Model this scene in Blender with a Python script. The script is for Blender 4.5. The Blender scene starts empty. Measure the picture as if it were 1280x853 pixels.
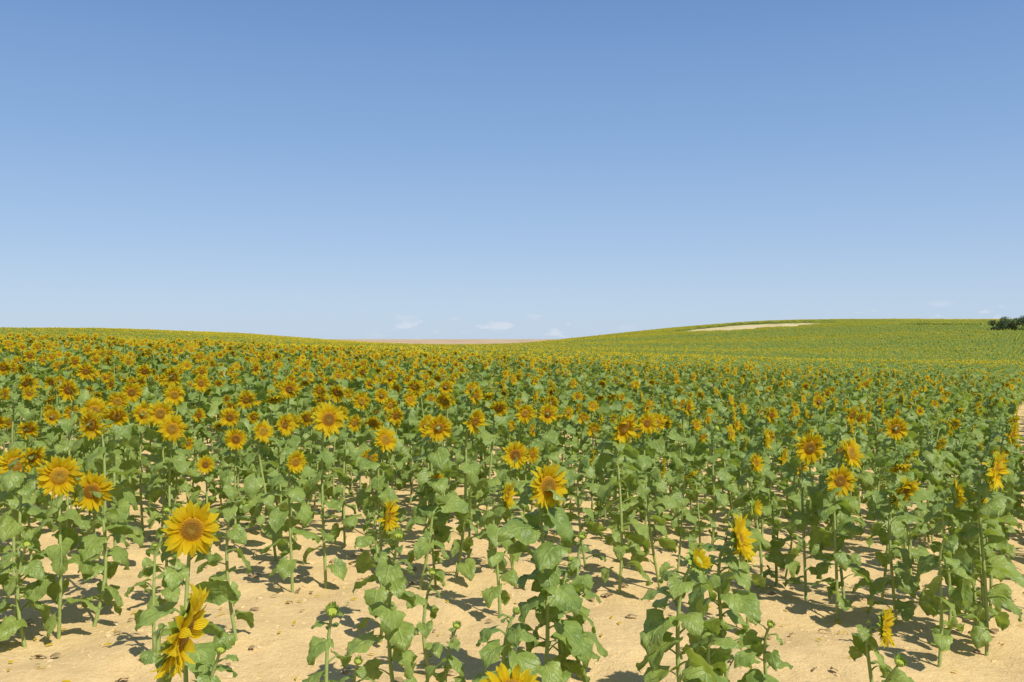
import bpy, math, random
import numpy as np
from mathutils import Vector, Matrix
SEED=7
rng=np.random.default_rng(SEED)
scene=bpy.context.scene
scene.view_settings.view_transform='Standard'
scene.view_settings.look='None'
scene.view_settings.exposure=0
COL=scene.collection

# ------------------------------------------------------------ terrain
def S(t):
    t=np.clip(t,0,1); return t*t*(3-2*t)
def ground_z(x,y):
    x=np.asarray(x,float); y=np.asarray(y,float)
    d=np.sqrt(x*x+y*y)
    near=(-0.03*60*np.tanh(x/60)-0.004*np.clip(y,0,150))*(1-S((d-120)/250))-0.6*S((d-120)/250)
    bump=0.42*np.exp(-((x+17)/14)**2-((y-34)/20)**2)
    L=4.9*S((y-60)/240)*(1-S((x+125)/100))*(1-S((y-330)/300))
    R=11.6*S((y-100)/360)*S((x+24)/168)*(1-S((y-500)/600))
    F=5.0*S((y-750)/500)
    und=0.12*np.sin(x*0.09+1.3)*np.sin(y*0.07)*S((d-14)/40)
    return near+bump+L+R+F+und
def gz(x,y): return float(ground_z(x,y))

# ------------------------------------------------------------ material helpers
def newmat(name):
    m=bpy.data.materials.new(name); m.use_nodes=True
    nt=m.node_tree; nt.nodes.clear()
    out=nt.nodes.new('ShaderNodeOutputMaterial')
    return m,nt,out
def N(nt,t,**k):
    n=nt.nodes.new(t)
    for a,b in k.items(): setattr(n,a,b)
    return n
def mixc(nt,fac,a,b,blend='MIX'):
    n=nt.nodes.new('ShaderNodeMix'); n.data_type='RGBA'; n.blend_type=blend
    for s,v in ((0,fac),(6,a),(7,b)):
        if hasattr(v,'is_linked') or hasattr(v,'links'): nt.links.new(v,n.inputs[s])
        elif s==0: n.inputs[0].default_value=v
        else: n.inputs[s].default_value=(*v,1)
    return n.outputs[2]
def mth(nt,op,a,b=None,c=None,clamp=False):
    n=nt.nodes.new('ShaderNodeMath'); n.operation=op; n.use_clamp=clamp
    for i,v in enumerate((a,b,c)):
        if v is None: continue
        if hasattr(v,'links'): nt.links.new(v,n.inputs[i])
        else: n.inputs[i].default_value=v
    return n.outputs[0]
def noise(nt,vec,scale,detail=3,rough=0.5):
    n=nt.nodes.new('ShaderNodeTexNoise'); n.inputs['Scale'].default_value=scale
    n.inputs['Detail'].default_value=detail; n.inputs['Roughness'].default_value=rough
    if vec is not None: nt.links.new(vec,n.inputs['Vector'])
    return n.outputs['Fac']
def ramp(nt,fac,stops):
    n=nt.nodes.new('ShaderNodeValToRGB'); e=n.color_ramp.elements
    while len(e)<len(stops): e.new(0.5)
    for i,(p,c) in enumerate(stops):
        e[i].position=p; e[i].color=(*c,1)
    nt.links.new(fac,n.inputs[0]); return n.outputs[0]
def maprange(nt,v,a,b,c=0.0,d=1.0):
    n=nt.nodes.new('ShaderNodeMapRange'); nt.links.new(v,n.inputs[0])
    for i,q in enumerate((a,b,c,d)): n.inputs[i+1].default_value=q
    return n.outputs[0]
def leafy(nt,out,col,rough,transcol,tfac,bump=None,spec=0.4):
    p=N(nt,'ShaderNodeBsdfPrincipled'); nt.links.new(col,p.inputs['Base Color'])
    p.inputs['Roughness'].default_value=rough
    p.inputs['Specular IOR Level'].default_value=spec
    t=N(nt,'ShaderNodeBsdfTranslucent')
    if hasattr(transcol,'links'): nt.links.new(transcol,t.inputs[0])
    else: t.inputs[0].default_value=(*transcol,1)
    mx=N(nt,'ShaderNodeMixShader'); mx.inputs[0].default_value=tfac
    nt.links.new(p.outputs[0],mx.inputs[1]); nt.links.new(t.outputs[0],mx.inputs[2])
    nt.links.new(mx.outputs[0],out.inputs[0])
    if bump is not None:
        b=N(nt,'ShaderNodeBump'); b.inputs['Strength'].default_value=0.7; b.inputs['Distance'].default_value=0.006
        nt.links.new(bump,b.inputs['Height']); nt.links.new(b.outputs[0],p.inputs['Normal'])
    return p

# leaf
mLeaf,nt,out=newmat('leaf_green')
uv=N(nt,'ShaderNodeTexCoord'); sep=N(nt,'ShaderNodeSeparateXYZ'); nt.links.new(uv.outputs['UV'],sep.inputs[0])
au=mth(nt,'ABSOLUTE',sep.outputs[0])
mid=maprange(nt,au,0.03,0.09,1,0)
sv=mth(nt,'SUBTRACT',sep.outputs[1],mth(nt,'MULTIPLY',au,0.45))
fr=mth(nt,'FRACT',mth(nt,'MULTIPLY',sv,6.0))
side=maprange(nt,mth(nt,'ABSOLUTE',mth(nt,'SUBTRACT',fr,0.5)),0.0,0.09,0.75,0)
vein=mth(nt,'MAXIMUM',mid,side)
n1=noise(nt,uv.outputs['Object'],9,3)
oi=N(nt,'ShaderNodeObjectInfo')
base=mixc(nt,maprange(nt,n1,.35,.65),(0.125,0.205,0.040),(0.31,0.39,0.095))
base=mixc(nt,mth(nt,'MULTIPLY',oi.outputs['Random'],0.5),base,(0.31,0.36,0.08))
n2=noise(nt,uv.outputs['Object'],55,3)
base=mixc(nt,maprange(nt,n2,0.3,0.7,0,0.4),base,(0.105,0.17,0.035))
base=mixc(nt,maprange(nt,noise(nt,uv.outputs['Object'],4.3,2),0.64,0.72,0,0.5),base,(0.47,0.44,0.09))
col=mixc(nt,mth(nt,'MULTIPLY',vein,0.4),base,(0.37,0.46,0.15))
leafy(nt,out,col,0.42,(0.47,0.63,0.06),0.28,mth(nt,'ADD',mth(nt,'MULTIPLY',vein,-1),mth(nt,'MULTIPLY',n2,1.4)),0.45)
# stem
mStem,nt,out=newmat('stem_green')
tc=N(nt,'ShaderNodeTexCoord'); n1=noise(nt,tc.outputs['Object'],30,3)
col=mixc(nt,n1,(0.24,0.31,0.08),(0.38,0.44,0.14))
leafy(nt,out,col,0.6,(0.2,0.3,0.05),0.05,n1,0.3)
# calyx
mCal,nt,out=newmat('calyx_green')
tc=N(nt,'ShaderNodeTexCoord'); n1=noise(nt,tc.outputs['Object'],40,3)
col=mixc(nt,n1,(0.20,0.30,0.040),(0.34,0.43,0.08))
leafy(nt,out,col,0.55,(0.3,0.45,0.05),0.12,n1,0.3)
# petal
mPet,nt,out=newmat('petal_yellow')
uv=N(nt,'ShaderNodeTexCoord'); sep=N(nt,'ShaderNodeSeparateXYZ'); nt.links.new(uv.outputs['UV'],sep.inputs[0])
col=ramp(nt,sep.outputs[1],[(0.0,(0.93,0.52,0.006)),(0.2,(0.97,0.70,0.014)),(1.0,(0.98,0.82,0.045))])
oi=N(nt,'ShaderNodeObjectInfo')
col=mixc(nt,mth(nt,'MULTIPLY',oi.outputs['Random'],0.3),col,(0.96,0.62,0.010))
st=mth(nt,'SINE',mth(nt,'MULTIPLY',sep.outputs[0],22))
col=mixc(nt,maprange(nt,st,0.2,1,0,0.08),col,(0.88,0.52,0.0))
leafy(nt,out,col,0.5,(0.98,0.79,0.03),0.40,st,0.2)
# disc
mDisc,nt,out=newmat('seed_disc')
uv=N(nt,'ShaderNodeTexCoord')
ln=N(nt,'ShaderNodeVectorMath',operation='LENGTH'); nt.links.new(uv.outputs['UV'],ln.inputs[0])
oi=N(nt,'ShaderNodeObjectInfo')
nn=noise(nt,uv.outputs['UV'],6,3)
rr=mth(nt,'ADD',ln.outputs['Value'],mth(nt,'MULTIPLY',mth(nt,'SUBTRACT',nn,0.5),0.25))
colA=ramp(nt,rr,[(0.0,(0.28,0.18,0.03)),(0.28,(0.30,0.16,0.02)),(0.45,(0.17,0.07,0.012)),(0.75,(0.38,0.17,0.014)),(0.94,(0.80,0.44,0.02))])
colB=ramp(nt,rr,[(0.0,(0.42,0.31,0.06)),(0.4,(0.54,0.33,0.03)),(0.75,(0.68,0.38,0.02)),(0.95,(0.84,0.52,0.02))])
col=mixc(nt,mth(nt,'MULTIPLY',oi.outputs['Random'],0.95),colA,colB)
vo=N(nt,'ShaderNodeTexVoronoi'); vo.inputs['Scale'].default_value=14; nt.links.new(uv.outputs['UV'],vo.inputs['Vector'])
col=mixc(nt,maprange(nt,vo.outputs['Distance'],0.15,0.65,0,0.5),col,(0.09,0.04,0.004))
p=leafy(nt,out,col,0.85,(0.3,0.15,0.01),0.03,mth(nt,'MULTIPLY',vo.outputs['Distance'],-1.5),0.15)
# young disc (green)
mBud,nt,out=newmat('young_disc')
tc=N(nt,'ShaderNodeTexCoord'); n1=noise(nt,tc.outputs['Object'],60,3)
col=mixc(nt,n1,(0.26,0.34,0.05),(0.44,0.46,0.06))
leafy(nt,out,col,0.7,(0.3,0.4,0.05),0.1,n1,0.2)
MATS={'stem':mStem,'leaves':mLeaf,'calyx':mCal,'petals':mPet,'disc':mDisc,'bud':mBud}

# ------------------------------------------------------------ mesh builder
class MB:
    def __init__(s): s.v=[]; s.f=[]; s.uv=[]; s.m=[]; s.n=0
    def grid(s,P,UV,mat=0,wrap=False):
        a,b=P.shape[:2]
        s.v.append(P.reshape(-1,3)); s.uv.append(UV.reshape(-1,2))
        o=s.n
        for i in range(a-1):
            for j in range(b if wrap else b-1):
                j2=(j+1)%b
                s.f.append((o+i*b+j,o+i*b+j2,o+(i+1)*b+j2,o+(i+1)*b+j)); s.m.append(mat)
        s.n+=a*b
    def raw(s,V,F,UV,mat=0):
        s.v.append(V); s.uv.append(UV); o=s.n
        for f in F: s.f.append(tuple(o+i for i in f)); s.m.append(mat)
        s.n+=len(V)
    def add(s,o2,mat,M=None,off=None):
        if o2.n==0: return
        V=np.concatenate(o2.v)
        if M is not None: V=V@M.T
        if off is not None: V=V+off
        s.v.append(V); s.uv.append(np.concatenate(o2.uv)); o=s.n
        for f in o2.f: s.f.append(tuple(o+i for i in f)); s.m.append(mat)
        s.n+=len(V)
    def mesh(s,name,mats,smooth=True):
        me=bpy.data.meshes.new(name)
        V=np.concatenate(s.v); UV=np.concatenate(s.uv)
        me.from_pydata(V.tolist(),[],s.f)
        ul=me.uv_layers.new(name='UVMap')
        li=np.empty(len(me.loops),dtype=np.int32); me.loops.foreach_get('vertex_index',li)
        ul.data.foreach_set('uv',UV[li].astype(np.float32).ravel())
        for m in mats: me.materials.append(m)
        me.polygons.foreach_set('material_index',np.array(s.m,dtype=np.int32))
        me.polygons.foreach_set('use_smooth',np.full(len(s.f),smooth))
        me.update(); return me

def tube(mb,pts,rad,seg=6,mat=0):
    pts=np.asarray(pts,float); n=len(pts)
    T=np.gradient(pts,axis=0); T/=np.linalg.norm(T,axis=1)[:,None]+1e-9
    ref=np.array([1.0,0.13,0.0]); P=np.zeros((n,seg,3)); 
    for i in range(n):
        a=np.cross(T[i],ref); a/=np.linalg.norm(a)+1e-9
        b=np.cross(T[i],a)
        for k in range(seg):
            an=2*math.pi*k/seg
            P[i,k]=pts[i]+rad[i]*(a*math.cos(an)+b*math.sin(an))
    mb.grid(P,np.zeros((n,seg,2)),mat,wrap=True)

def leaf(mb,r,base,az,pet,L,W,up,a0,droop,nt=8,k=2,detail=True,mat=0):
    dh=np.array([math.cos(az),math.sin(az),0.0]); z=np.array([0,0,1.0])
    pts=[np.array(base)]
    if pet>0:
        n=4
        for i in range(n):
            a=up+(a0-up)*(i/n)**1.5*0.8
            pts.append(pts[-1]+(dh*math.cos(a)+z*math.sin(a))*pet/n)
        if detail: tube(mb,pts,np.linspace(0.0055,0.0032,len(pts)),4,mat)
    p=pts[-1]
    roll=r.normal(0,0.38); az2=az+r.normal(0,0.3)
    dh=np.array([math.cos(az2),math.sin(az2),0.0]); sh=np.array([-math.sin(az2),math.cos(az2),0.0])
    t=np.linspace(0,1,nt+1); u=np.linspace(-1,1,2*k+1)
    ang=a0-droop*t
    Tn=dh[None]*np.cos(ang)[:,None]+z[None]*np.sin(ang)[:,None]
    mid=np.zeros((nt+1,3)); mid[0]=p
    for i in range(nt): mid[i+1]=mid[i]+0.5*(Tn[i]+Tn[i+1])*L/nt
    Nn=np.cross(sh[None],Tn)
    if Nn[0,2]<0: Nn=-Nn
    sr=sh[None]*math.cos(roll)+Nn*math.sin(roll); nr=Nn*math.cos(roll)-sh[None]*math.sin(roll)
    w=W/2*np.sin(np.pi*np.clip(0.06+0.94*t,0,1)**0.62)**0.85
    w[0]=W/2*0.42; w[-1]=0.001
    if detail and nt>=8:
        w=w*(1+0.07*np.where(np.arange(nt+1)%2==0,1,-1)*r.uniform(.5,1.3,nt+1))
    fold=r.uniform(0.0,0.45); ph=r.uniform(0,6.28); ph2=r.uniform(0,6.28); wa=r.uniform(0.06,0.17)*W
    U,TT=np.meshgrid(u,t)
    ww=w[:,None]*U
    h=fold*np.abs(ww)+wa*np.abs(U)*np.sin(TT*10+ph+U*1.5)*(1-TT*0.4)
    if k>=2:
        h=h+0.045*W*np.sin(TT*17+ph2)*np.sin(U*4.5+ph)+r.normal(0,0.018*W,U.shape)
    h=h-0.25*W*np.abs(U)**3*r.uniform(0,1)
    back=0.24*L*np.abs(U)**1.3*(1-TT)**2.5
    P=mid[:,None,:]+sr[:,None,:]*ww[...,None]+nr[:,None,:]*h[...,None]-Tn[:,None,:]*back[...,None]
    mb.grid(P,np.stack([U,TT],-1),mat)

def frame(e):
    n=np.array([0,-math.cos(e),math.sin(e)]); a=np.array([1.0,0,0]); b=np.cross(n,a)
    return n,a,b

def petal(mb,C,n,rad,tan,r0,L,W,f0,f1,roll,nt=4,mat=0):
    t=np.linspace(0,1,nt+1); ang=f0+(f1-f0)*t
    T=rad[None]*np.cos(ang)[:,None]+n[None]*np.sin(ang)[:,None]
    mid=np.zeros((nt+1,3)); mid[0]=C+rad*r0
    for i in range(nt): mid[i+1]=mid[i]+0.5*(T[i]+T[i+1])*L/nt
    Nn=np.cross(T,tan[None])
    s=tan[None]*math.cos(roll)+Nn*math.sin(roll)
    w=W*np.sin(np.pi*(0.18+0.82*t))**0.7; w[-1]=0.0006
    u=np.array([-1,0,1.0]); U,TT=np.meshgrid(u,t)
    P=mid[:,None,:]+s[:,None,:]*(w[:,None]*U)[...,None]+Nn[:,None,:]*(0.25*w[:,None]*np.abs(U))[...,None]
    mb.grid(P,np.stack([U,TT],-1),mat)

def make_head(r,C,e,R,style,parts,detail=1):
    n,a,b=frame(e)
    tw=r.uniform(0,6.28)
    dr=R*{'open':0.43,'nod':0.46,'side':0.40,'bud':0.40,'young':0.40}[style]*(1 if detail else .82)
    rings=5 if detail else 2; seg=18 if detail else 7
    P=np.zeros((rings+1,seg,3)); UV=np.zeros((rings+1,seg,2))
    bulge=dr*(0.34 if style!='nod' else 0.42)
    for i in range(rings+1):
        q=i/rings
        for k in range(seg):
            an=2*math.pi*k/seg+tw
            zz=bulge*(1-q**2.2)-0.22*dr*math.exp(-(q/0.3)**2)
            P[i,k]=C+ (a*math.cos(an)+b*math.sin(an))*dr*max(q,0.01)+n*zz
            UV[i,k]=(q*math.cos(an),q*math.sin(an))
    parts['disc'].grid(P,UV,0,wrap=True)
    rings2=4 if detail else 2
    P=np.zeros((rings2+1,seg,3))
    for i in range(rings2+1):
        q=i/rings2
        rr=dr*1.03*math.sqrt(max(0,1-q**2))+0.008*(q)
        for k in range(seg):
            an=2*math.pi*k/seg+tw
            P[i,k]=C+(a*math.cos(an)+b*math.sin(an))*rr-n*(0.55*dr*q-0.003)
    parts['calyx'].grid(P,np.zeros((rings2+1,seg,2)),0,wrap=True)
    nb=(24 if detail else 6)
    for i in range(nb):
        an=2*math.pi*(i+r.uniform(-.3,.3))/nb+tw
        rad=a*math.cos(an)+b*math.sin(an); tan=-a*math.sin(an)+b*math.cos(an)
        if style=='bud': f0,f1,LL=0.9,r.uniform(1.4,2.1),R*r.uniform(.55,.8)
        else: f0,f1,LL=r.uniform(-.3,.2),r.uniform(-.7,.3),R*r.uniform(.32,.5)
        petal(parts['calyx'],C-n*0.008,n,rad,tan,dr*0.95,LL,R*0.085,f0,f1,0,nt=3 if detail else 1)
    if style=='bud': npet,lay=0,0
    elif style=='young': npet,lay=22,1
    else: npet,lay=(23,2)
    if not detail: npet,lay=12,1
    for l in range(lay):
        for i in range(npet):
            if style=='nod' and r.random()<0.12: continue
            an=2*math.pi*(i+l*0.5+r.uniform(-.35,.35))/npet+tw
            rad=a*math.cos(an)+b*math.sin(an); tan=-a*math.sin(an)+b*math.cos(an)
            LL=(R-dr)*r.uniform(0.72,1.2); WW=R*r.uniform(0.095,0.135)*(1.8 if not detail else 1)
            if style=='open': f0=r.uniform(0.0,0.6)-0.15*l; f1=r.normal(-0.05,0.55)
            elif style=='young': f0=1.0; f1=r.uniform(0.4,1.4); LL*=0.85
            elif style=='side': f0=r.uniform(0.1,0.8); f1=r.normal(0.2,0.65)
            else:
                f0=r.uniform(0.1,0.6); f1=r.normal(0.4,0.75)
            petal(parts['petals'],C+n*0.002,n,rad,tan,dr*0.93,LL,WW,f0,f1,r.normal(0,0.4),nt=4 if detail else 2)

def bez(P,t):
    P0,P1,P2,P3=P; t=np.asarray(t)[...,None]
    return (1-t)**3*P0+3*t*(1-t)**2*P1+3*t*t*(1-t)*P2+t**3*P3

def make_plant(r,H,e,R,style,nleaf=15,lscale=1.0,lo=0.12,detail=2,lean=(0,0)):
    parts={k:MB() for k in('stem','leaves','calyx','petals','disc')}
    n,a,b=frame(e)
    C=np.array([lean[0],lean[1]-0.05,H])
    P=[np.zeros(3),np.array([r.normal(0,.06),r.normal(0,.06),H*0.5]),C-n*min(0.18,H*0.3)+np.array([0,0,0.02]),C-n*R*0.25]
    ts=np.linspace(0,1,12 if detail else 3)
    pts=bez(P,ts); pts[0,2]-=0.04
    tube(parts['stem'],pts,np.linspace(0.0135,0.0075,len(ts))*(0.7+0.25*lscale),7 if detail else 3)
    g=r.uniform(0,6.28)
    for i in range(nleaf):
        q=i/(nleaf-1)
        s=lo+(0.93-lo)*q**0.95
        base=bez(P,np.array([s]))[0]
        az=g+i*2.4+r.normal(0,0.4)
        prof=0.80+0.42*math.sin(math.pi*min(1,q*0.95+0.15))-0.55*q**4
        L=0.172*lscale*prof*r.uniform(.68,1.2); W=L*r.uniform(0.78,0.98)
        pet=(0.12*(1-q*0.5))*lscale*r.uniform(.6,1.25)
        up=r.uniform(0.35,1.0); a0=r.uniform(-0.5,0.3)-0.25*(1-q); dr=r.uniform(0.4,1.3)
        if detail==2: leaf(parts['leaves'],r,base,az,pet,L,W,up,a0,dr,10,3)
        elif detail==1: leaf(parts['leaves'],r,base,az,pet,L,W,up,a0,dr,6,1)
        else: leaf(parts['leaves'],r,base,az,pet,L*1.25,W*1.25,up,a0+.2,dr*.6,2,1,detail=False)
    if R>0: make_head(r,C,e,R,style,parts,1 if detail else 0)
    return parts

# ------------------------------------------------------------ individual plants
LAB={'open':"tall green sunflower with one open yellow head, rooted in sandy soil",
 'side':"green sunflower with yellow head turned sideways, rooted in sandy soil",
 'nod':"sunflower with heavy drooping yellow head bending its stem over sandy soil",
 'young':"young sunflower with half-opened yellow petals above broad green leaves",
 'bud':"young sunflower with closed green bud and broad leaves on sandy soil",
 'short':"short sunflower with small yellow head close above sandy soil"}
def part_meshes(parts,style):
    d={}
    for k,mb in parts.items():
        if mb.n==0: continue
        mat=MATS['bud'] if (k=='disc' and style in('bud','young')) else MATS[k]
        d[k]=mb.mesh({'stem':'stem','leaves':'foliage','calyx':'flower_head','petals':'petals','disc':'seed_disc'}[k],[mat])
    return d
def place(meshes,x,y,rot,sc,label,tilt=(0,0)):
    z=gz(x,y)
    e=bpy.data.objects.new('sunflower',None); e.empty_display_size=0.1
    e.location=(x,y,z); e.rotation_euler=(tilt[0],tilt[1],rot); e.scale=(sc,sc,sc)
    e['label']=label; e['category']='sunflower'; e['group']='sunflowers growing in the field'
    COL.objects.link(e)
    obs={}
    for k in('stem','leaves','calyx'):
        if k in meshes:
            o=bpy.data.objects.new({'stem':'stem','leaves':'foliage','calyx':'flower_head'}[k],meshes[k]); o.parent=e; COL.objects.link(o); obs[k]=o
    for k,nm in(('petals','petals'),('disc','seed_disc')):
        if k in meshes:
            o=bpy.data.objects.new(nm,meshes[k]); o.parent=obs['calyx']; COL.objects.link(o)
    return e

# (x, y, head height, facing degrees (0 = toward -Y, + = toward +X), elevation deg, head radius, style, leaves, leaf scale)
HERO=[
(-1.48,4.3,1.13, 18, 4,.138,'open',16,.88),
(-1.06,3.0,1.06, 90,-18,.165,'open',8,.62),
( 0.00,3.55,0.66, 8,52,.125,'nod',12,.75),
( 0.20,5.2,1.19, 36, 2,.140,'open',25,1.08),
( 1.22,5.0,0.93, 66, 14,.150,'side',20,.95),
( 0.86,4.3,0.98, 50, 40,.085,'young',22,1.0),
( 2.08,5.2,0.40, 62, 5,.130,'side',9,.8),
(-2.92,6.0,1.13, 32, -4,.148,'open',18,.92),
(-2.80,6.2,1.00, 18,-2,.142,'open',18,.92),
(-3.74,7.0,1.07, 45, 0,.14,'open',17,.92),
(-2.80,8.5,0.87, 15, 5,.09,'open',13,.82),
(-4.04,9.0,1.33, 24, 0,.135,'open',16,.92),
(-3.03,8.3,1.22, 15, 5,.135,'open',16,.92),
(-3.25,8.6,1.33, 28, 0,.135,'open',16,.92),
(-3.60,9.1,1.29, 30, 0,.13,'open',16,.92),
(-3.63,10.,1.42, 28, 0,.12,'open',16,.92),
(-1.48,7.5,1.37, 34, 5,.15,'open',18,.97),
(-1.09,8.0,1.15, 40, 22,.12,'open',17,.92),
(-2.88,9.5,1.22, 10, 0,.115,'open',16,.92),
(-2.61,8.8,1.07, 12, 6,.12,'open',16,.92),
(-2.40,9.1,1.07, 70, 4,.12,'side',16,.92),
(-2.20,9.0,1.19, 50, 0,.12,'side',16,.92),
(-2.63,11.,1.43, 10, 0,.125,'open',17,.95),
(-1.86,11.5,1.26,10, 0,.125,'open',17,.95),
(-0.88,10.,1.00, 15, 15,.115,'open',16,.92),
( 0.03,8.0,1.02, 12, 4,.13,'open',17,.92),
(-0.04,6.8,0.87, 72, 0,.12,'side',15,.88),
(-0.83,6.2,0.83, 75, 0,.13,'side',14,.8),
( 0.90,7.5,1.30, 45,-20,.160,'nod',28,1.08),
( 1.56,10.,1.12, 25, 0,.12,'open',17,.95),
( 2.40,7.5,1.14, 15, -8,.145,'open',19,.95),
( 2.66,7.3,1.12, 42, 15,.14,'open',19,.95),
( 2.47,7.0,0.95, 8, 0,.13,'open',19,.95),
( 2.86,6.8,0.90, 40,-30,.155,'nod',19,.95),
( 3.27,6.3,1.12, 48, 0,.15,'side',23,1.0),
( 3.36,6.6,0.95, 60,-10,.13,'nod',19,.97),
( 2.45,9.0,1.05, 70, 0,.12,'side',17,.95),
(-0.89,4.6,0.66, 20, 55,.065,'bud',10,.75),
(-0.47,5.5,0.63, 20, 60,.045,'bud',9,.65),
( 0.42,5.6,0.82, 20, 60,.05,'bud',13,.75),
( 2.00,4.8,0.34, 20, 60,.06,'bud',6,.65),
(-0.61,5.0,0.95, 20, 60,.06,'bud',18,.85),
(-2.15,5.6,0.77, 20, 60,.035,'bud',11,.62),
(-1.70,5.9,0.98, 60, -5,.05,'bud',15,.8),
(-1.70,7.3,1.05, 40, 0,.10,'side',17,.92),
( 1.05,8.6,1.15, 45,-10,.12,'nod',22,1.05),
( 2.30,7.9,1.00, 60, 0,.11,'side',17,.92),
(-1.30,4.15,.62, 40, 60,.045,'bud',13,.72),
( 1.02,4.5,0.62, 100,30,.05,'bud',14,.92),
( 0.34,5.45,.72, 150,60,.04,'bud',15,.95),
(-0.72,4.35,.50, 30, 60,.04,'bud',10,.7),
(-0.28,4.7,.56, 30, 60,.04,'bud',11,.75),
( 0.02,4.6,.66, 80, 60,.04,'bud',15,.9),
( 1.32,4.75,.55, 30, 60,.04,'bud',12,.75),
( 2.75,5.9,.75, 30, 60,.04,'bud',13,.8),
( 3.05,6.4,.95, 80, 10,.11,'side',17,.9),
( 1.75,6.7,.80, 60, 10,.09,'young',14,.8),
(-2.45,6.6,.80, 30, 50,.05,'bud',13,.75),
( 3.55,6.9,1.02, 50, 0,.13,'side',17,.9),
( 3.75,7.2,1.05, 40,-20,.12,'nod',17,.9),
(-3.05,5.85,.72, 40, 40,.05,'bud',15,.88),
]
placed=[]
for i,(x,y,zh,th,el,R,style,nl,ls) in enumerate(HERO):
    r=np.random.default_rng(100+i)
    H=zh-gz(x,y)
    pr=make_plant(r,H,math.radians(el),R,style,nl,ls,lo=0.06,detail=2)
    th_=math.radians(th); offx,offy=math.sin(th_)*0.05,-math.cos(th_)*0.05
    lab=LAB['short'] if (H<0.5 and style!='bud') else LAB[style]
    if i==1: lab=LAB['nod']
    place(part_meshes(pr,style),x-offx,y-offy,th_,1.0,lab)
    placed.append((x,y))

VAR=[('open',1.20,0,.118),('open',1.26,-12,.110),('open',1.12,8,.103),('side',1.22,-4,.110),('nod',1.18,-32,.112),
     ('open',1.30,-6,.118),('nod',1.20,-50,.104),('open',1.02,-10,.09),('side',1.12,10,.10),('bud',0.98,40,.055),
     ('bud',1.12,20,.06),('side',1.16,-25,.103)]
VM=[]; VJ=[]
for i,(style,H,el,R) in enumerate(VAR):
    r=np.random.default_rng(500+i)
    pr=make_plant(r,H,math.radians(el),R,style,17,.94,lo=0.06,detail=2)
    VM.append((style,part_meshes(pr,style)))
    pr=make_plant(r,H,math.radians(el),R*.92,style,15,1.08,lo=0.25,detail=1)
    j=MB()
    for q,k in enumerate(('stem','leaves','calyx','petals','disc')): j.add(pr[k],q)
    VJ.append(j.mesh('sunflower_source',[MATS[k] for k in('stem','leaves','calyx','petals','disc')]))

# row grid
RD=np.array([0.5,0.866]); RP=np.array([0.866,-0.5])   # row direction, across
ROW=0.78; STEP=0.37
pts=[]
rg=np.random.default_rng(42)
for i in range(-90,90):
    for k in range(-200,300):
        c=(i+0.37)*ROW; s=k*STEP
        if i==-2: c+=0.16
        if i==0: c-=0.16
        x=RP[0]*c+RD[0]*s; y=RP[1]*c+RD[1]*s
        if y<4.5 or y>50 or abs(x)>0.62*y+2.0: continue
        ja=rg.normal(0,0.05); jb=rg.normal(0,0.12)
        x+=RP[0]*ja+RD[0]*jb; y+=RP[1]*ja+RD[1]*jb
        d=math.hypot(x,y)
        if d>46: continue
        if i==-1 and d>17: continue
        edge=7.1+0.5*math.sin(x*1.7)+0.35*math.sin(x*4.1+1)
        pr_=0.0 if y<edge else min(1,0.36+(y-edge)/6)
        if y<edge and y>5.8 and abs(x)>2.9: pr_=0.35
        if rg.random()>pr_*0.95: continue
        if y<12 and any((x-a)**2+(y-b)**2<0.22**2 for a,b in placed): continue
        pts.append((y,x,d))
pts.sort()
inview=[p for p in pts if abs(p[1])<0.56*p[0] ]
NIND=300-len(HERO)
ind=set(inview[:NIND])
WL=np.array([.17,.15,.12,.09,.05,.14,.05,.10,.05,.03,.02,.04]); WR=np.array([.05,.06,.06,.13,.09,.05,.11,.08,.09,.12,.13,.11])
def vchoice(x,y):
    f=float(S((x/y+0.25)/0.35)); w=WL*(1-f)+WR*f
    return rg.choice(len(VAR),p=w/w.sum())
stuff=[]
for p in pts:
    y,x,d=p
    v=int(vchoice(x,y)); rot=math.radians(rg.normal(24 if x<-.05*y else 52,30)); sc=float(rg.uniform(.76,1.1)+(0.04 if x<0 else 0))
    if p in ind:
        st,ms=VM[v]
        place(ms,x,y,rot,sc,LAB[st],(rg.normal(0,.06),rg.normal(0,.06)))
    else:
        stuff.append((x,y,gz(x,y),rg.normal(0,.06),rg.normal(0,.06),rot,sc,v))

# far patches
NP_=8
PV=[]
for i in range(NP_):
    r=np.random.default_rng(900+i); j=MB()
    for a_ in range(3):
        for b_ in range(6):
            c=(a_-1)*0.7; s=(b_-2.5)*0.36
            ja,jb=r.normal(0,.04),r.normal(0,.1)
            x=RP[0]*(c+ja)+RD[0]*(s+jb); y=RP[1]*(c+ja)+RD[1]*(s+jb)
            el=math.radians(r.normal(-4,18)); st=['open','nod'][int(r.random()<0.25)]
            pf=(.97,.88,.74,.6,.48,.36,.26,.15)[i]
            pr=make_plant(r,r.uniform(.95,1.3),el,r.uniform(.10,.125) if r.random()<pf else 0,st,11,1.12,lo=0.4,detail=0)
            th=math.radians(r.normal(20,26)); M=np.array([[math.cos(th),-math.sin(th),0],[math.sin(th),math.cos(th),0],[0,0,1]])
            for q,k in enumerate(('stem','leaves','calyx','petals','disc')): j.add(pr[k],q,M,np.array([x,y,0]))
    PV.append(j.mesh('sunflower_patch_source',[MATS[k] for k in('stem','leaves','calyx','petals','disc')]))
def wob(x,y): return 0.18*np.sin(x*.31+y*.07)+0.12*np.sin(x*.83-y*.2)
def bareval(x,y):
    return np.minimum(((x-96)/29)**2+((y-378)/40)**2, ((x-143)/13)**2+((y-312)/14)**2)+wob(x,y)
def bare(x,y): return bareval(x,y)<1
def cropend(x):
    return 330+170*S((x+10)/60)
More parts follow.
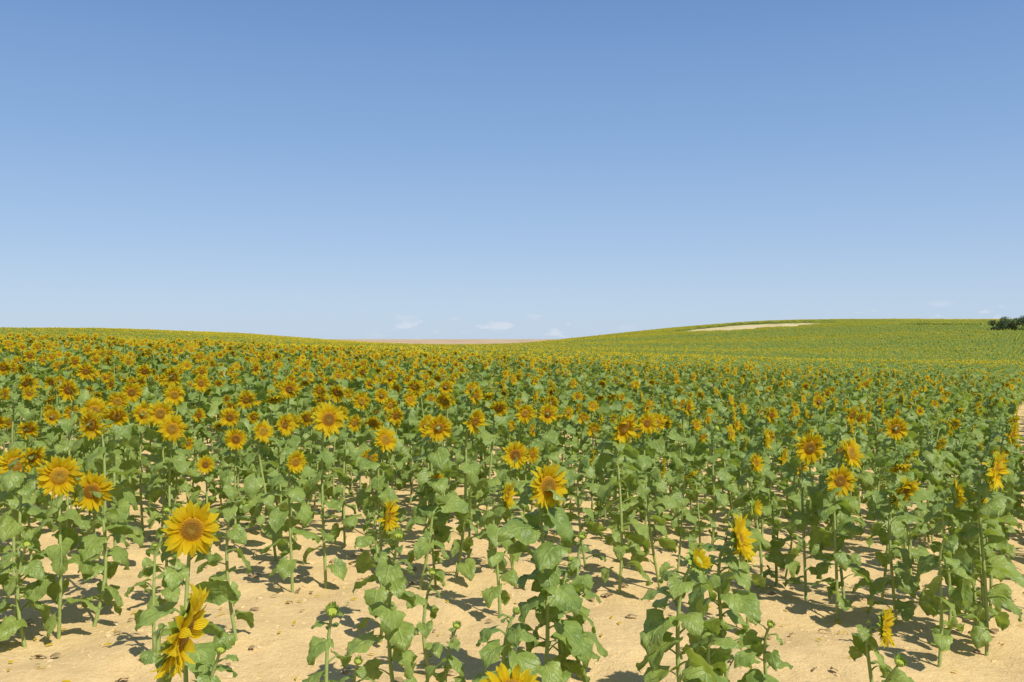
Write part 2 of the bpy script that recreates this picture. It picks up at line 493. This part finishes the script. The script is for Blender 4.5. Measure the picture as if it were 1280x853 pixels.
PS=2.1
def bloom(x,y):
    """share of flowering plants, 0..1, broad drifts over the field"""
    f=x/y
    if f<-0.05 and y<120: b=0.95
    elif y<95: b=0.92-0.55*float(S((f+0.08)/0.35))
    else: b=0.6
    if x<-30 and y>=110:
        b=0.50+0.5*float(S((y-190)/70))*float(S((x+210)/60))
    if x>10 and y>88:
        b=0.50+0.55*math.exp(-((y-112)/16)**2)-0.25*math.exp(-((y-150)/18)**2)+0.28*math.sin(y*.075+x*.02)+0.15*math.sin(y*.19-x*.03)+0.35*float(S((y-310)/60))
    return min(1,max(0.03,b))
for i in range(-330,330):
    for k in range(-300,330):
        c=(i)*PS+0.26; s=k*PS*1.03
        x=RP[0]*c+RD[0]*s; y=RP[1]*c+RD[1]*s
        if y<30 or y>500 or abs(x)>0.60*y+5: continue
        d=math.hypot(x,y)
        if d<46.5 : continue
        if x<-40 and y>350: continue
        if x>=-40 and y>cropend(x): continue
        bv=float(bareval(x,y)); ss=1.0
        if bv<1: continue
        if bv<1.4:
            ss=0.6+(bv-1)
            if rg.random()<0.45: continue
        if d>150 and rg.random()<0.08: continue
        v=int(np.clip(round((1-bloom(x,y))*7+rg.normal(0,1.0)),0,7))
        ja,jb=rg.normal(0,.04),rg.normal(0,.2)
        x+=RP[0]*ja+RD[0]*jb; y+=RP[1]*ja+RD[1]*jb
        stuff.append((x,y,gz(x,y),0,0,rg.normal(0,.03),rg.uniform(.88,1.12)*ss,len(VAR)+v))
print('individual',len(ind)+len(HERO),'scattered',len(stuff))
A=np.array(stuff)
me=bpy.data.meshes.new('sunflower_field'); me.vertices.add(len(A)); me.vertices.foreach_set('co',A[:,:3].astype(np.float32).ravel())
at=me.attributes.new('rot','FLOAT_VECTOR','POINT'); at.data.foreach_set('vector',A[:,3:6].astype(np.float32).ravel())
at=me.attributes.new('scl','FLOAT','POINT'); at.data.foreach_set('value',A[:,6].astype(np.float32))
at=me.attributes.new('idx','INT','POINT'); at.data.foreach_set('value',A[:,7].astype(np.int32))
fld=bpy.data.objects.new('sunflower_field',me); COL.objects.link(fld)
fld['kind']='stuff'; fld['label']="dense rows of yellow sunflowers covering the rolling field"; fld['category']='sunflower field'
ng=bpy.data.node_groups.new('crop_scatter','GeometryNodeTree')
ng.interface.new_socket(name='Geometry',in_out='INPUT',socket_type='NodeSocketGeometry')
ng.interface.new_socket(name='Geometry',in_out='OUTPUT',socket_type='NodeSocketGeometry')
gi=ng.nodes.new('NodeGroupInput'); go=ng.nodes.new('NodeGroupOutput')
def nattr(t,name):
    n=ng.nodes.new('GeometryNodeInputNamedAttribute'); n.data_type=t; n.inputs['Name'].default_value=name
    return [o for o in n.outputs if o.enabled and o.name!='Exists'][0]
aR=nattr('FLOAT_VECTOR','rot'); aS=nattr('FLOAT','scl'); aI=nattr('INT','idx')
jn=ng.nodes.new('GeometryNodeJoinGeometry')
srcs=VJ+PV
for i,m in enumerate(srcs):
    so=bpy.data.objects.new('crop_source',m)
    o=ng.nodes.new('GeometryNodeObjectInfo'); o.inputs['Object'].default_value=so
    if 'As Instance' in o.inputs: o.inputs['As Instance'].default_value=False
    c=ng.nodes.new('FunctionNodeCompare'); c.data_type='INT'; c.operation='EQUAL'
    ins=[s for s in c.inputs if s.enabled]
    ng.links.new(aI,ins[0]); ins[1].default_value=i
    ip=ng.nodes.new('GeometryNodeInstanceOnPoints')
    ng.links.new(gi.outputs[0],ip.inputs['Points']); ng.links.new(c.outputs[0],ip.inputs['Selection'])
    ng.links.new(o.outputs['Geometry'],ip.inputs['Instance']); ng.links.new(aR,ip.inputs['Rotation']); ng.links.new(aS,ip.inputs['Scale'])
    ng.links.new(ip.outputs[0],jn.inputs[0])
ng.links.new(jn.outputs[0],go.inputs[0])
md=fld.modifiers.new('scatter','NODES'); md.node_group=ng

# ------------------------------------------------------------ ground
n=520
s=np.linspace(-1,1,n); b=7.6
xs=2.6*np.sinh(b*s)*1.0; ys=2.6*np.sinh(b*s)+7
X,Y=np.meshgrid(xs,ys)
Z=ground_z(X,Y)
D=np.hypot(X,Y)
lump=np.zeros_like(X); r=np.random.default_rng(3)
for f,am in((1.1,.02),(2.3,.018),(4.7,.013),(9,.007)):
    for q in range(4):
        a=r.uniform(0,math.pi); p=r.uniform(0,6.28); lump+=am*np.sin(f*(X*math.cos(a)+Y*math.sin(a))*2+p)*0.5
Z=Z+lump*(1-S((D-15)/20))
V=np.stack([X,Y,Z],-1).reshape(-1,3)
I=np.arange(n*n).reshape(n,n)
F=np.stack([I[:-1,:-1],I[:-1,1:],I[1:,1:],I[1:,:-1]],-1).reshape(-1,4)
me=bpy.data.meshes.new('ground')
me.vertices.add(n*n); me.vertices.foreach_set('co',V.astype(np.float32).ravel())
me.loops.add(len(F)*4); me.loops.foreach_set('vertex_index',F.astype(np.int32).ravel())
me.polygons.add(len(F)); me.polygons.foreach_set('loop_start',np.arange(0,len(F)*4,4,dtype=np.int32))
me.polygons.foreach_set('use_smooth',np.full(len(F),True))
me.update(calc_edges=True); me.validate()
crop=S((D-60)/80)*(1-S((Y-np.where(X<-40,360,cropend(X)))/15))
crop=crop*S((bareval(X,Y)-1)/0.4)
at=me.attributes.new('crop','FLOAT','POINT'); at.data.foreach_set('value',crop.astype(np.float32).ravel())
g=bpy.data.objects.new('ground',me); COL.objects.link(g); g['kind']='structure'; g['label']="rolling pale sandy field soil stretching to the horizon"; g['category']='ground'
mG,nt,out=newmat('sandy_soil')
tc=N(nt,'ShaderNodeTexCoord'); ob=tc.outputs['Object']
a1=noise(nt,ob,0.9,4,.6); a2=noise(nt,ob,9,5,.65); a3=noise(nt,ob,60,4,.7)
c1=mixc(nt,a1,(0.64,0.43,0.185),(0.80,0.585,0.28))
c1=mixc(nt,maprange(nt,a2,0.35,0.7,0,0.55),c1,(0.55,0.365,0.155))
c1=mixc(nt,maprange(nt,a3,0.45,0.75,0,0.4),c1,(0.85,0.67,0.38))
c1=mixc(nt,maprange(nt,noise(nt,ob,110,2,.5),0.60,0.70,0,0.4),c1,(0.34,0.21,0.10))
g1=noise(nt,ob,0.6,6,.75); g2=noise(nt,ob,0.03,3,.5)
cg=mixc(nt,maprange(nt,g1,0.4,0.65),(0.27,0.29,0.05),(0.52,0.45,0.06))
far=mixc(nt,maprange(nt,g2,0.35,0.65),(0.42,0.28,0.17),(0.52,0.39,0.23))
hill=mixc(nt,maprange(nt,noise(nt,ob,0.12,4,.6),0.35,0.65),(0.50,0.40,0.19),(0.66,0.53,0.28))
at_=N(nt,'ShaderNodeAttribute',attribute_name='crop')
geo=N(nt,'ShaderNodeNewGeometry'); sp=N(nt,'ShaderNodeSeparateXYZ'); nt.links.new(geo.outputs['Position'],sp.inputs[0])
c1=mixc(nt,maprange(nt,sp.outputs[1],60,250),c1,hill)
c1=mixc(nt,maprange(nt,sp.outputs[1],450,650),c1,far)
colg=mixc(nt,at_.outputs['Fac'],c1,cg)
p=N(nt,'ShaderNodeBsdfPrincipled'); nt.links.new(colg,p.inputs['Base Color']); p.inputs['Roughness'].default_value=0.95; p.inputs['Specular IOR Level'].default_value=0.1
bp=N(nt,'ShaderNodeBump'); bp.inputs['Strength'].default_value=0.8; bp.inputs['Distance'].default_value=0.033
hh=mth(nt,'ADD',noise(nt,ob,14,6,.7),mth(nt,'MULTIPLY',a3,0.3)); nt.links.new(hh,bp.inputs['Height']); nt.links.new(bp.outputs[0],p.inputs['Normal'])
nt.links.new(p.outputs[0],out.inputs[0]); me.materials.append(mG)

# clods
def icos():
    t=(1+5**.5)/2
    v=np.array([(-1,t,0),(1,t,0),(-1,-t,0),(1,-t,0),(0,-1,t),(0,1,t),(0,-1,-t),(0,1,-t),(t,0,-1),(t,0,1),(-t,0,-1),(-t,0,1)],float)
    v/=np.linalg.norm(v[0])
    f=[(0,11,5),(0,5,1),(0,1,7),(0,7,10),(0,10,11),(1,5,9),(5,11,4),(11,10,2),(10,7,6),(7,1,8),(3,9,4),(3,4,2),(3,2,6),(3,6,8),(3,8,9),(4,9,5),(2,4,11),(6,2,10),(8,6,7),(9,8,1)]
    return v,f
iv,ifc=icos(); r=np.random.default_rng(11); mb=MB()
for i in range(5500):
    y=r.uniform(3.8,13); x=r.uniform(-.6,.6)*y
    sz=min(0.024,0.004+r.exponential(0.005))
    v=iv*sz*np.array([r.uniform(.8,1.4),r.uniform(.8,1.4),r.uniform(.4,.7)])*r.uniform(.75,1.2,(12,1))
    a=r.uniform(0,6.28); M=np.array([[math.cos(a),-math.sin(a),0],[math.sin(a),math.cos(a),0],[0,0,1]])
    mb.raw(v@M.T+np.array([x,y,0]),ifc,np.zeros((12,2)))
VV=np.concatenate(mb.v)
def surf(x,y):
    sx=(np.arcsinh(x/2.6)/b+1)/2*(n-1); sy=(np.arcsinh((y-7)/2.6)/b+1)/2*(n-1)
    i0=np.floor(sx).astype(int); j0=np.floor(sy).astype(int); fx=sx-i0; fy=sy-j0
    return (Z[j0,i0]*(1-fx)*(1-fy)+Z[j0,i0+1]*fx*(1-fy)+Z[j0+1,i0]*(1-fx)*fy+Z[j0+1,i0+1]*fx*fy)
cen=VV.reshape(-1,12,3).mean(1); zz=surf(cen[:,0],cen[:,1]); VV[:,2]+=np.repeat(zz,12)
mb.v=[VV]
mCl,nt,out=newmat('soil_clod')
tc=N(nt,'ShaderNodeTexCoord'); cc=mixc(nt,noise(nt,tc.outputs['Object'],12,3),(0.54,0.36,0.16),(0.76,0.55,0.28))
p=N(nt,'ShaderNodeBsdfPrincipled'); nt.links.new(cc,p.inputs['Base Color']); p.inputs['Roughness'].default_value=.95; nt.links.new(p.outputs[0],out.inputs[0])
o=bpy.data.objects.new('soil_clods',mb.mesh('soil_clods',[mCl],False)); COL.objects.link(o); o['kind']='stuff'; o['label']="small dry lumps of sandy soil scattered on the ground"; o['category']='soil'
# fallen petals
mb=MB()
for i in range(320):
    y=r.uniform(4.2,11); x=r.uniform(-.58,.58)*y
    a=r.uniform(0,6.28); rad=np.array([math.cos(a),math.sin(a),0]); tan=np.array([-math.sin(a),math.cos(a),0])
    z=float(surf(np.array([x]),np.array([y]))[0])+0.012
    petal(mb,np.array([x,y,z]),np.array([0,0,1.0]),rad,tan,0,r.uniform(.03,.06),.009,.2,-.3,r.normal(0,.3),nt=3)
o=bpy.data.objects.new('fallen_petals',mb.mesh('fallen_petals',[mPet])); COL.objects.link(o); o['kind']='stuff'; o['label']="yellow petals fallen on the sandy soil"; o['category']='petals'
# dry withered leaves on the soil
mDry,nt,out=newmat('dry_leaf'); tc=N(nt,'ShaderNodeTexCoord'); cc=mixc(nt,noise(nt,tc.outputs['Object'],5,3),(0.20,0.13,0.06),(0.42,0.30,0.14))
leafy(nt,out,cc,.8,(.3,.2,.08),.1)
mb=MB()
for i in range(260):
    y=r.uniform(4.2,12); x=r.uniform(-.58,.58)*y
    z=float(surf(np.array([x]),np.array([y]))[0])+0.02
    L=r.uniform(.03,.09)
    leaf(mb,r,(x,y,z),r.uniform(0,6.28),0,L,L*.6,0,.3,1.0,6,2,detail=False)
o=bpy.data.objects.new('withered_leaves',mb.mesh('withered_leaves',[mDry])); COL.objects.link(o); o['kind']='stuff'; o['label']="small brown withered leaves lying on the sandy soil"; o['category']='dead leaves'

# ------------------------------------------------------------ distant trees
mTr,nt,out=newmat('bark'); tc=N(nt,'ShaderNodeTexCoord'); cc=mixc(nt,noise(nt,tc.outputs['Object'],6,4),(0.10,0.07,0.045),(0.2,0.15,0.1))
p=N(nt,'ShaderNodeBsdfPrincipled'); nt.links.new(cc,p.inputs['Base Color']); p.inputs['Roughness'].default_value=.9; nt.links.new(p.outputs[0],out.inputs[0])
mCr,nt,out=newmat('tree_foliage'); tc=N(nt,'ShaderNodeTexCoord'); cc=mixc(nt,noise(nt,tc.outputs['Object'],.9,4),(0.05,0.085,0.035),(0.12,0.16,0.06))
leafy(nt,out,cc,.6,(0.06,0.12,0.02),.15)
def tree(x,y,h,w,seed):
    r=np.random.default_rng(seed); z0=gz(x,y)
    e=bpy.data.objects.new('tree',None); e.location=(x,y,z0-0.1); COL.objects.link(e)
    e['label']="dark green bushy tree on the distant hillside"; e['category']='tree'; e['group']='trees on the hillside'
    mb=MB(); tube(mb,[(0,0,0),(.05,0,h*.3),(0,.1,h*.6),(.1,0,h*.85)],[.28,.22,.14,.05],7)
    for q in range(6):
        a=r.uniform(0,6.28); l=w*.35
        tube(mb,[(0,0,h*(.2+.06*q)),(math.cos(a)*l*.5,math.sin(a)*l*.5,h*(.35+.06*q)),(math.cos(a)*l,math.sin(a)*l,h*(.45+.07*q))],[.12,.08,.03],5)
    o=bpy.data.objects.new('trunk',mb.mesh('trunk',[mTr])); o.parent=e; COL.objects.link(o)
    mb=MB(); lob=[(r.uniform(-.36,.36)*w,r.uniform(-.36,.36)*w,h*r.uniform(.3,.8),w*r.uniform(.14,.26)) for _ in range(14)]
    for q in range(3200):
        lx,ly,lz,lr=lob[q%14]; v=r.normal(size=3); v/=np.linalg.norm(v); v*=lr*r.uniform(.6,1.08)
        c=np.array([lx+v[0],ly+v[1],max(.2,lz+v[2]*.85)]); a=r.normal(size=3); a/=np.linalg.norm(a); bb=np.cross(a,r.normal(size=3)); bb/=np.linalg.norm(bb); sz=r.uniform(.1,.2)
        mb.raw(np.array([c-a*sz,c+bb*sz*.6,c+a*sz,c-bb*sz*.6]),[(0,1,2,3)],np.zeros((4,2)))
    o=bpy.data.objects.new('crown',mb.mesh('crown',[mCr],False)); o.parent=e; COL.objects.link(o)
for q,(x,y,h,w) in enumerate([(138.5,265,4.0,4.4),(142,266,5.0,5.8),(146,264,5.6,6.4),(150.5,267,5.3,6.2)]): tree(x,y,h,w,60+q)

# ------------------------------------------------------------ light, sky, camera
EL=math.radians(50); AZ=math.radians(140)
sd=Vector((math.sin(AZ)*math.cos(EL),math.cos(AZ)*math.cos(EL),math.sin(EL)))
l=bpy.data.lights.new('sun','SUN'); l.energy=5.0; l.angle=math.radians(.5); l.color=(1,.96,.88)
lo=bpy.data.objects.new('sun',l); lo.rotation_euler=(-sd).to_track_quat('-Z','Y').to_euler(); lo.location=(0,0,30); COL.objects.link(lo)
w=bpy.data.worlds.new('World'); scene.world=w; w.use_nodes=True; nt=w.node_tree; nt.nodes.clear()
sky=N(nt,'ShaderNodeTexSky'); sky.sky_type='NISHITA'; sky.sun_disc=False; sky.sun_elevation=EL; sky.sun_rotation=AZ
sky.air_density=1.0; sky.dust_density=1.0; sky.ozone_density=1.5; sky.altitude=300
tc=N(nt,'ShaderNodeTexCoord'); sp=N(nt,'ShaderNodeSeparateXYZ'); nt.links.new(tc.outputs['Generated'],sp.inputs[0])
gr=ramp(nt,sp.outputs[2],[(0.0,(.54,.67,.83)),(0.03,(.50,.65,.84)),(0.10,(.385,.55,.81)),(0.20,(.26,.43,.73)),(0.345,(.15,.295,.60)),(0.9,(.14,.24,.40))])
g10=N(nt,'ShaderNodeVectorMath',operation='SCALE'); nt.links.new(gr,g10.inputs[0]); g10.inputs['Scale'].default_value=1/0.12
base=mixc(nt,0.85,sky.outputs[0],g10.outputs[0])
mp=N(nt,'ShaderNodeMapping'); mp.inputs['Scale'].default_value=(34,34,95); nt.links.new(tc.outputs['Generated'],mp.inputs[0])
cn=noise(nt,mp.outputs[0],1.0,4,.5)
az1=maprange(nt,mth(nt,'ABSOLUTE',mth(nt,'ADD',sp.outputs[0],0.01)),0.10,0.15,1,0)
az2=maprange(nt,mth(nt,'ABSOLUTE',mth(nt,'SUBTRACT',sp.outputs[0],0.40)),0.06,0.10,1,0)
el1=mth(nt,'MULTIPLY',maprange(nt,sp.outputs[2],.001,.005),maprange(nt,sp.outputs[2],.020,.031,1,0))
el2=mth(nt,'MULTIPLY',maprange(nt,sp.outputs[2],.014,.020),maprange(nt,sp.outputs[2],.030,.042,1,0))
azm=mth(nt,'MAXIMUM',mth(nt,'MULTIPLY',az1,el1),mth(nt,'MULTIPLY',az2,el2))
cm=mth(nt,'MULTIPLY',maprange(nt,cn,.56,.66,0,.5),azm)
cl=mixc(nt,cm,base,(6.5,6.6,7.2))
bg=N(nt,'ShaderNodeBackground'); bg.inputs[1].default_value=.12; nt.links.new(cl,bg.inputs[0])
wo=N(nt,'ShaderNodeOutputWorld'); nt.links.new(bg.outputs[0],wo.inputs[0])
cam=bpy.data.cameras.new('camera'); cam.sensor_width=36; cam.lens=32.7; cam.clip_end=20000; cam.clip_start=.05
co=bpy.data.objects.new('camera',cam); co.location=(0,0,2.0); co.rotation_euler=(math.radians(90),0,0); COL.objects.link(co); scene.camera=co
